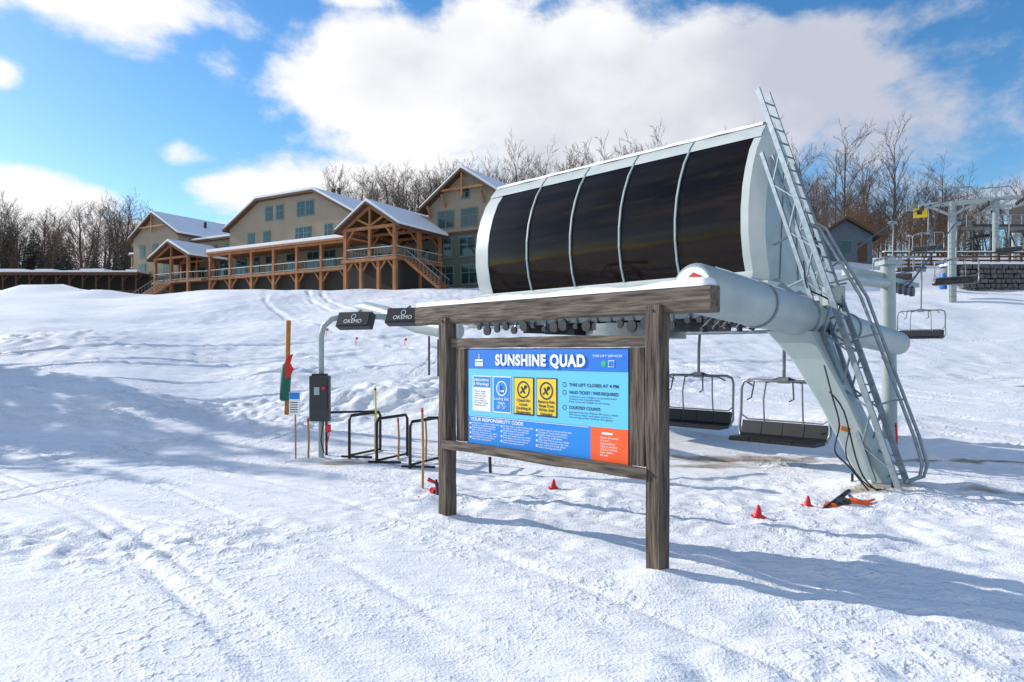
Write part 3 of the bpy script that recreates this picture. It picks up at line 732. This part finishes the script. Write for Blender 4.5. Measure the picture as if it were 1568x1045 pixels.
W=MB(); p=P(1446,443,46); W.tube([p,p+Vector((0,0,.1)),p+Vector((0,0,.9)),p+Vector((0,0,1.05))],[.26,.3,.3,.24],'barrel_blue',14); single('plastic_barrel',W,tuple(p))
# ---------------------------------------------------------------- loading gates, stakes, cones
for i,(px,d_) in enumerate(((535,12.9),(577,12.3),(628,11.9))):
    W=MB(); X=(px-CX)/F*d_; dx,dy=.42,.85; z=gh(X,d_)
    L=[(X,d_,z),(X,d_,z+.74),(X+dx*.06,d_+dy*.06,z+.81),(X+dx*.94,d_+dy*.94,z+.81),(X+dx,d_+dy,z+.74),(X+dx,d_+dy,z)]
    W.tube(L,.028,'black_rubber',8)
    W.tube([(X,d_,z+.06),(X+dx,d_+dy,z+.06)],.022,'black_rubber',8)
    W.tube([(X-.15,d_,z+.04),(X+.45,d_-.1,z+.04)],.022,'black_rubber',8)
    single('loading_gate',W,(X,d_,z))
W=MB(); q0=P(500,632,13.3);q1=P(575,630,13.6); W.tube([q0,q1,Vector((q1.x,q1.y,0))],.025,'black_rubber',8); W.tube([Vector((q0.x,q0.y,0)),q0],.025,'black_rubber',8)
W.tube([P(655,640,12.0),P(690,640,12.4)],.025,'black_rubber',8); W.tube([P(750,700,10.8),P(751,724,10.8)],.025,'black_rubber',8)
single('queue_rail',W,tuple(q0))
KP=root('control_post',(-3.65,13.06,0))
W=MB()
W.tube([(-3.65,13.06,-.2),(-3.65,13.06,2.3),(-3.6,13.06,2.5),(-3.45,13.1,2.64),(-3.25,13.15,2.69),(-2.0,13.5,2.70),(-.9,13.9,2.6)],.055,'metal_grey',12)
part(KP,'bent_pole',W)
W=MB(); W.box(-3.82,-3.45,12.86,13.0,.70,1.56,'box_grey'); W.box(-3.79,-3.48,12.84,12.858,.95,1.5,'dark_steel'); W.box(-3.72,-3.62,12.82,12.84,1.2,1.35,'metal_grey');W.box(-3.57,-3.51,12.81,12.84,1.3,1.36,'red')
W.box(-3.78,-3.50,12.87,12.99,1.562,1.60,'black_rubber')
W.tube([(-3.5,12.9,.70),(-3.45,12.88,.45),(-3.5,12.9,.25)],.012,'red',6); W.tube([(-3.56,12.9,.70),(-3.6,12.86,.35),(-3.55,12.9,.1)],.012,'black_rubber',6); W.box(-3.52,-3.42,12.85,12.9,.5,.64,'red')
part(KP,'control_box',W)
for i,(px,py,dd) in enumerate(((544,491,12.9),(620,485,12.6))):
    c=P(px,py,dd); MM=Matrix.Translation(c)@Matrix.Rotation(R(-20),4,'Z')@Matrix.Rotation(R(-24),4,'X')
    W=MB(MM); W.box(-.36,.36,-.06,.10,-.15,.15,'dark_steel'); W.box(-.33,.33,-.075,-.062,-.13,.13,'black_rubber'); W.tube([(0,.0,.14),(0,.1,.26)],.03,'metal_grey',8)
    o=part(KP,'hanging_box',W)  # tilted dark box with OKEMO lettering, gives no light
    cc=bpy.data.curves.new('box_lettering','FONT'); cc.body='OKEMO'; cc.size=.11; cc.align_x='CENTER'; cc.materials.append(MATS['sign_white'])
    oo=bpy.data.objects.new('box_lettering',cc); sc.collection.objects.link(oo); oo.parent=KP
    oo.matrix_basis=rmat(KP).inverted()@MM@Matrix.Translation((0,-.08,-.09))@Matrix.Rotation(R(90),4,'X')
    W=MB(MM); n_=16; v=[]
    for k_ in range(n_):
        t=2*math.pi*k_/n_
        for r_ in(.042,.052): v.append((r_*math.cos(t),-.079,.045+r_*math.sin(t)))
    W.add(v,[(2*k_,2*((k_+1)%n_),2*((k_+1)%n_)+1,2*k_+1) for k_ in range(n_)],'sign_white'); part(KP,'box_emblem',W)
W=MB(); d_=16.5; b0=P(437,612,d_);
W.tube([P(439,610,d_)-Vector((0,0,.4)),P(442,491,d_)],.055,'orange_wood',10)
W.tube([P(436,614,d_-.1),P(436,612,d_-.1),P(439,560,d_-.1),P(439,557,d_-.1)],[.08,.12,.12,.08],'green_pad',14)
f=[P(441,545,d_-.2),P(449,542,d_-.15),P(445,556,d_-.22),P(450,566,d_-.1),P(444,578,d_-.2),P(437,580,d_-.22),P(436,556,d_-.25)]
W.add(f,[(0,1,2),(0,2,6),(2,3,4),(2,4,5),(2,5,6)],'red'); single('padded_pole',W,tuple(b0))
W=MB(); d_=12.9
W.tube([P(453,698,d_)-Vector((0,0,.1)),P(452,602,d_)],.016,'bamboo',6)
c=P(451,618,d_-.03); W.box(c.x-.10,c.x+.10,c.y,c.y+.02,c.z-.21,c.z+.21,'sign_white'); W.box(c.x-.095,c.x+.095,c.y-.004,c.y-.001,c.z+.08,c.z+.205,'sign_blue2')
for q in range(5): W.box(c.x-.08,c.x+.06,c.y-.004,c.y-.001,c.z-.17+q*.045,c.z-.155+q*.045,'sign_dark')
single('small_notice_sign',W,tuple(P(453,698,d_)))
for px,y0,y1,d_,m_ in((472,700,640,12.9,'bamboo'),(647,748,625,10.1,'bamboo'),(575,690,592,13.5,'yellow'),(610,700,640,12.8,'bamboo'),(652,700,640,12.8,'bamboo'),(1372,690,648,13,'red')):
    W=MB(); p=P(px,y0,d_); W.tube([p-Vector((0,0,.15)),P(px+1,(y0+y1)/2,d_),P(px-.5,y1,d_)],.02,m_,6); W.tube([P(px-.5,y1+6,d_),P(px-.5,y1+3,d_)],.023,'red' if m_=='bamboo' else 'dark_steel',6)
    single('marker_stake',W,tuple(p))
def cone(px,py,s=1):
    d_=CH*F/(py-HY); X=(px-CX)/F*d_
    z=gh(X,d_); W=MB(); W.box(X-.09*s,X+.09*s,d_-.09*s,d_+.09*s,z-.01,z+.02,'red'); W.tube([(X,d_,z+.0),(X+.01,d_,z+.17*s),(X+.0,d_,z+.18*s)],[.075*s,.022*s,.01],'red',12)
    single('traffic_cone',W,(X,d_,z))
cone(847,747,.75);cone(1160,788,.85);cone(1236,770,.8);
for px,py,d_ in((590,497,40),(620,520,33),(500,520,36),(655,495,42),(545,530,33)):
    W=MB(); X=(px-CX)/F*d_; z=gh(X,d_); W.tube([(X,d_,z-.2),(X,d_,z+.4)],.015,'red',5); W.box(X,X+.1,d_-.01,d_+.01,z+.28,z+.4,'red'); single('slope_marker_flag',W,(X,d_,z))
W=MB(); g=P(1300,772,9.1)
def sh(a_,b_,r_=.02,m_='orange'): W.tube([a_,b_],r_,m_,8)
sh(P(1262,780,8.9),P(1300,752,9.3),.03,'dark_steel'); sh(P(1290,782,8.9),P(1338,765,9.2),.018); sh(P(1300,758,9.2),P(1322,778,9.0),.02,'barrel_blue'); sh(P(1275,772,9.0),P(1335,772,9.1),.016)
for a_,b_,c_,r_ in((1272,776,.05,.08),(1292,770,.07,.10),(1306,768,.06,.08),(1322,771,.04,.06)):
    cc=P(a_,b_,9.0)
    v=[];fs_=[]
    for i in range(6):
        for j in range(9):
            th=math.pi*i/5;ph=2*math.pi*j/9; rr_=r_*(1+.7*noise.noise((i*1.3+a_,j*1.1,2)))
            v.append(cc+Vector((rr_*math.sin(th)*math.cos(ph)*1.3,rr_*math.sin(th)*math.sin(ph),rr_*.65*math.cos(th))))
    for i in range(5):
        for j in range(9): fs_.append((i*9+j,(i+1)*9+j,(i+1)*9+(j+1)%9,i*9+(j+1)%9))
    W.add(v,fs_,'orange' if a_!=1292 else 'dark_steel')
single('tool_bag_and_shovels',W,tuple(g))
W=MB(); c=P(665,745,9.9); W.tube([P(655,734,9.9),P(672,742,9.9),P(662,756,9.8)],.03,'red',8); W.tube([P(668,735,9.9),P(670,768,9.7)],.02,'dark_steel',8); W.box(c.x-.06,c.x+.08,c.y-.05,c.y+.05,c.z-.12,c.z-.02,'red'); W.tube([P(640,762,9.6),P(668,768,9.7)],.02,'red',8)
single('safety_net_bracket',W,tuple(c))
# ---------------------------------------------------------------- trees
def gen_tree(seed,H=16,spread=1.,m='bark',bush=False):
    r=random.Random(seed); W=MB()
    def grow(p,d,L,rad,lev):
        n_=5 if lev==0 else 3 if lev<3 else 2
        pts=[p];rs_=[rad];dd=d.copy();q=p.copy()
        for i in range(n_):
            dd=(dd+Vector((r.uniform(-1,1),r.uniform(-1,1),r.uniform(-.3,1)*.8))*(.09 if lev==0 else .22)).normalized()
            q=q+dd*L/n_; pts.append(q.copy()); rs_.append(rad*(1-(i+1)/n_*(.75 if lev<2 else .6)))
        W.tube(pts,rs_,m,6 if lev==0 else 4 if lev==1 else 3,cap=False)
        if lev==3: return
        cnt=(16,6,5)[lev]
        for k_ in range(cnt):
            t=((.05 if bush else .30)+.7*(k_+r.random())/cnt) if lev==0 else (.2+.8*(k_+r.random())/cnt)
            t=min(t,.999); i=int(t*n_);f_=t*n_-i; pp=pts[i].lerp(pts[i+1],f_); rr_=rs_[i]*(1-f_)+rs_[i+1]*f_
            ax_=(pts[i+1]-pts[i]).normalized()
            ph=r.uniform(0,6.283); pr=Vector((math.cos(ph),math.sin(ph),.1)); pr=(pr-ax_*pr.dot(ax_)).normalized()
            an=r.uniform(.5,1.0)
            nd=(ax_*math.cos(an)+pr*math.sin(an)*spread+Vector((0,0,.18))).normalized()
            LL=L*(.42,.5,.5)[lev]*r.uniform(.7,1.15)*(1-.45*t if lev==0 else 1-.3*t)
            grow(pp,nd,LL,max(rr_*.58,.020),lev+1)
    grow(Vector((0,0,-1)),Vector((r.uniform(-.06,.06),r.uniform(-.06,.06),1)).normalized(),H+1,H*(.005 if bush else .0125),0)
    return W.mesh('bare_tree_mesh')
TM=[gen_tree(s,16,1.05 if s%2 else .9,'bark' if s%3 else 'bark_dark') for s in range(6)]
BM=[gen_tree(20+s,16,1.1,'brush',True) for s in range(2)]
def gen_con(seed,H=12,m='needles'):
    r=random.Random(seed);W=MB(); W.tube([(0,0,-1),(0,0,H)],[H*.014,.02],'bark_dark',6)
    z=H*.08
    while z<H*.98:
        f_=1-z/H; R_=H*.19*f_**.85+.12
        nb=max(5,int(9*f_+5))
        for k_ in range(nb):
            ph=r.uniform(0,6.28); L=R_*r.uniform(.65,1.15); dx,dy=math.cos(ph),math.sin(ph); 
            for q in range(4):
                t0=q/4;t1=(q+1.3)/4
                ww=L*.20*(1-.6*t0); sx_,sy_=-dy*ww,dx*ww
                z0=z-L*.25*t0;z1=z-L*.30*t1-.05
                jit=r.uniform(-.1,.1)
                W.add([(dx*L*t0,dy*L*t0,z0),(dx*L*t1+sx_,dy*L*t1+sy_,z1-.15+jit),(dx*L*t1*1.05,dy*L*t1*1.05,z1),(dx*L*t1-sx_,dy*L*t1-sy_,z1-.15-jit)],[(0,1,2),(0,2,3)],m)
        z+=H*.028*r.uniform(.8,1.2)
    return W.mesh('conifer_mesh')
CM=[gen_con(s) for s in range(3)]
rt=random.Random(11)
def inst(name,me_,x,y,s,parent=None,dz=0):
    o=bpy.data.objects.new(name,me_); sc.collection.objects.link(o); o.location=(x,y,gh(x,y,False)+dz); o.rotation_euler=(0,0,rt.uniform(0,6.28)); w=s*rt.uniform(.9,1.1)
    if parent: w*=1.15
    o.scale=(w,w,s)
    if parent: o.parent=parent
    return o
FH=root('distant_forest')
def scatter(n_,p0,p1,d0,d1,h0,h1,con=0.,brush=0.):
    for i in range(n_):
        px=rt.uniform(p0,p1); d_=rt.uniform(d0,d1); X=(px-CX)/F*d_; H=rt.uniform(h0,h1)
        q=rt.random()
        if q<con: inst('conifer',rt.choice(CM),X,d_,H/12*.85,FH)
        elif q<con+brush: inst('brush',rt.choice(BM),X,d_,H/16,FH)
        else: inst('bare_tree',rt.choice(TM),X,d_,H/16,FH)
scatter(110,-120,225,150,215,13,18,.30,.2)
scatter(60,-120,225,128,150,6,10,.45,.4)
scatter(75,500,800,140,190,13,19,.02)
scatter(8,400,520,150,180,8,12)
scatter(34,780,1180,115,150,16,22)
scatter(50,1180,1460,88,140,8,11.5)
scatter(95,1250,1470,80,115,4,8.5,0,.75)
scatter(40,1440,1750,95,150,8,12,.1)
scatter(30,1440,1700,85,120,4,7,.1,.5)
for px,d_,H in((1205,84,14.5),(1240,88,12),(1290,80,13),(1330,90,12.5),(1368,78,13),(1222,95,13.5),(1310,97,12.5),(1280,92,12),
               (812,118,22),(905,122,20),(965,115,22),(1040,118,19.5),(860,120,18)):
    inst('bare_tree',TM[rt.randrange(6)],(px-CX)/F*d_,d_,H/16)
for X,Y,H in((-27,22.5,11),(-24.5,19.5,9),(-30,27,12),(-22.5,24,8.5),(-26,25,11),(-25,21.3,10.5),(-29,24.5,12.5),(-23,20.5,8.5),(-33,25,13),(-32,28.5,13),(-21.5,21.5,7.5)):
    inst('unseen_shade_spruce',CM[rt.randrange(3)],X,Y,H/12)  # spruces out of view, added to throw shade across the left bank
# ---------------------------------------------------------------- sun + sky
S=Vector((-.90,.42,0)).normalized(); EL=R(25); S=Vector((S.x*math.cos(EL),S.y*math.cos(EL),math.sin(EL)))
li=bpy.data.lights.new('sun','SUN'); li.energy=5.0; li.angle=R(.5); li.color=(1,.95,.88)
lo=bpy.data.objects.new('sun',li); sc.collection.objects.link(lo); lo.rotation_euler=S.to_track_quat('Z','Y').to_euler(); lo.location=(-30,20,30)
w=bpy.data.worlds.new('World'); sc.world=w; w.use_nodes=True; nt=w.node_tree;n=nt.nodes;l=nt.links
try: w.cycles.sampling_method='MANUAL'; w.cycles.sample_map_resolution=256
except Exception: pass
bg=n['Background']; bg.inputs['Strength'].default_value=.11
sky=n.new('ShaderNodeTexSky'); sky.sky_type='NISHITA'; sky.sun_disc=False; sky.sun_elevation=EL; sky.sun_rotation=math.atan2(S.x,S.y); sky.ozone_density=2.5; sky.air_density=1.0; sky.dust_density=.3
tc=n.new('ShaderNodeTexCoord'); nv=n.new('ShaderNodeVectorMath'); nv.operation='NORMALIZE'; l.new(tc.outputs['Generated'],nv.inputs[0])
sx=n.new('ShaderNodeSeparateXYZ'); l.new(nv.outputs[0],sx.inputs[0])
az=MA('ARCTAN2',sx.outputs[0],sx.outputs[1]); el=MA('ARCSINE',sx.outputs[2],None)
blobs=[(170,-5,220,78,1.05),(330,90,60,45,.62),(0,115,58,36,.85),(40,300,200,42,1.0),(280,235,75,30,.8),(370,290,110,45,.85),
 (600,150,165,110,1.15),(800,120,230,100,1.15),(960,200,330,120,1.15),(1130,150,270,110,1.1),(1340,210,180,110,.85),(540,0,110,18,.55),(1340,40,170,40,.55),(650,300,320,65,1.0),(1480,330,160,60,.55),(250,370,330,40,.9)]
dens=None
for px,py,rx,ry,st in blobs:
    k=(px-CX)/F; a0=math.atan(k); e0=math.atan((HY-py)/F*math.cos(a0))
    sa=rx/F*math.cos(a0)**2; se=ry/F*math.cos(a0)
    u=MA('DIVIDE',MA('SUBTRACT',az,a0),sa); v=MA('DIVIDE',MA('SUBTRACT',el,e0),se)
    g=MA('MULTIPLY',MA('EXPONENT',MA('MULTIPLY',MA('ADD',MA('MULTIPLY',u,u),MA('MULTIPLY',v,v)),-1.),None),st)
    dens=g if dens is None else MA('MAXIMUM',dens,g)
bh=n.new('ShaderNodeMapRange'); bh.inputs[1].default_value=.2; bh.inputs[2].default_value=-.5; bh.inputs[3].default_value=0; bh.inputs[4].default_value=.5; l.new(sx.outputs[1],bh.inputs[0])
dens=MA('MAXIMUM',dens,bh.outputs[0])
mp=n.new('ShaderNodeMapping'); mp.inputs['Scale'].default_value=(1,1,1.5); l.new(nv.outputs[0],mp.inputs[0])
nz=n.new('ShaderNodeTexNoise'); nz.inputs['Scale'].default_value=5.5; nz.inputs['Detail'].default_value=9; nz.inputs['Roughness'].default_value=.60; nz.inputs['Distortion'].default_value=.15; l.new(mp.outputs[0],nz.inputs['Vector'])
dd=MA('ADD',dens,MA('MULTIPLY',MA('SUBTRACT',nz.outputs[0],.5),2.1))
mk=n.new('ShaderNodeMapRange'); mk.interpolation_type='SMOOTHSTEP'; mk.inputs[1].default_value=.22; mk.inputs[2].default_value=.68; l.new(dd,mk.inputs[0])
nz2=n.new('ShaderNodeTexNoise'); nz2.inputs['Scale'].default_value=3.6; nz2.inputs['Detail'].default_value=7; l.new(mp.outputs[0],nz2.inputs['Vector'])
# cloud body: bright toward the sun (left), greyer in the thick interior on the far side
sh1=MA('ADD',MA('ADD',MA('MULTIPLY',nz2.outputs[0],1.2),MA('MULTIPLY',sx.outputs[0],.70)),MA('MULTIPLY',dens,.12))
shm=n.new('ShaderNodeMapRange'); shm.interpolation_type='SMOOTHSTEP'; shm.inputs[1].default_value=.62; shm.inputs[2].default_value=1.12; l.new(sh1,shm.inputs[0])
cc=n.new('ShaderNodeMix'); cc.data_type='RGBA'; cc.inputs[6].default_value=(9.2,9.2,9.35,1); cc.inputs[7].default_value=(5.2,5.5,6.5,1); l.new(shm.outputs[0],cc.inputs[0])
hs=n.new('ShaderNodeHueSaturation'); hs.inputs['Saturation'].default_value=1.3; hs.inputs['Value'].default_value=1.6; l.new(sky.outputs[0],hs.inputs['Color'])
mx=n.new('ShaderNodeMix'); mx.data_type='RGBA'; l.new(mk.outputs[0],mx.inputs[0]); l.new(hs.outputs[0],mx.inputs[6]); l.new(cc.outputs[2],mx.inputs[7])
l.new(mx.outputs[2],bg.inputs['Color'])
# ---------------------------------------------------------------- camera
cam=bpy.data.cameras.new('camera'); co=bpy.data.objects.new('camera',cam); sc.collection.objects.link(co)
co.location=(0,0,CH); co.rotation_euler=(R(90),0,0); cam.sensor_width=36; cam.lens=24; cam.shift_y=17.5/1568; cam.clip_end=2000; cam.clip_start=.05
sc.camera=co
sc.view_settings.view_transform='Standard'; sc.view_settings.look='None'; sc.view_settings.exposure=0
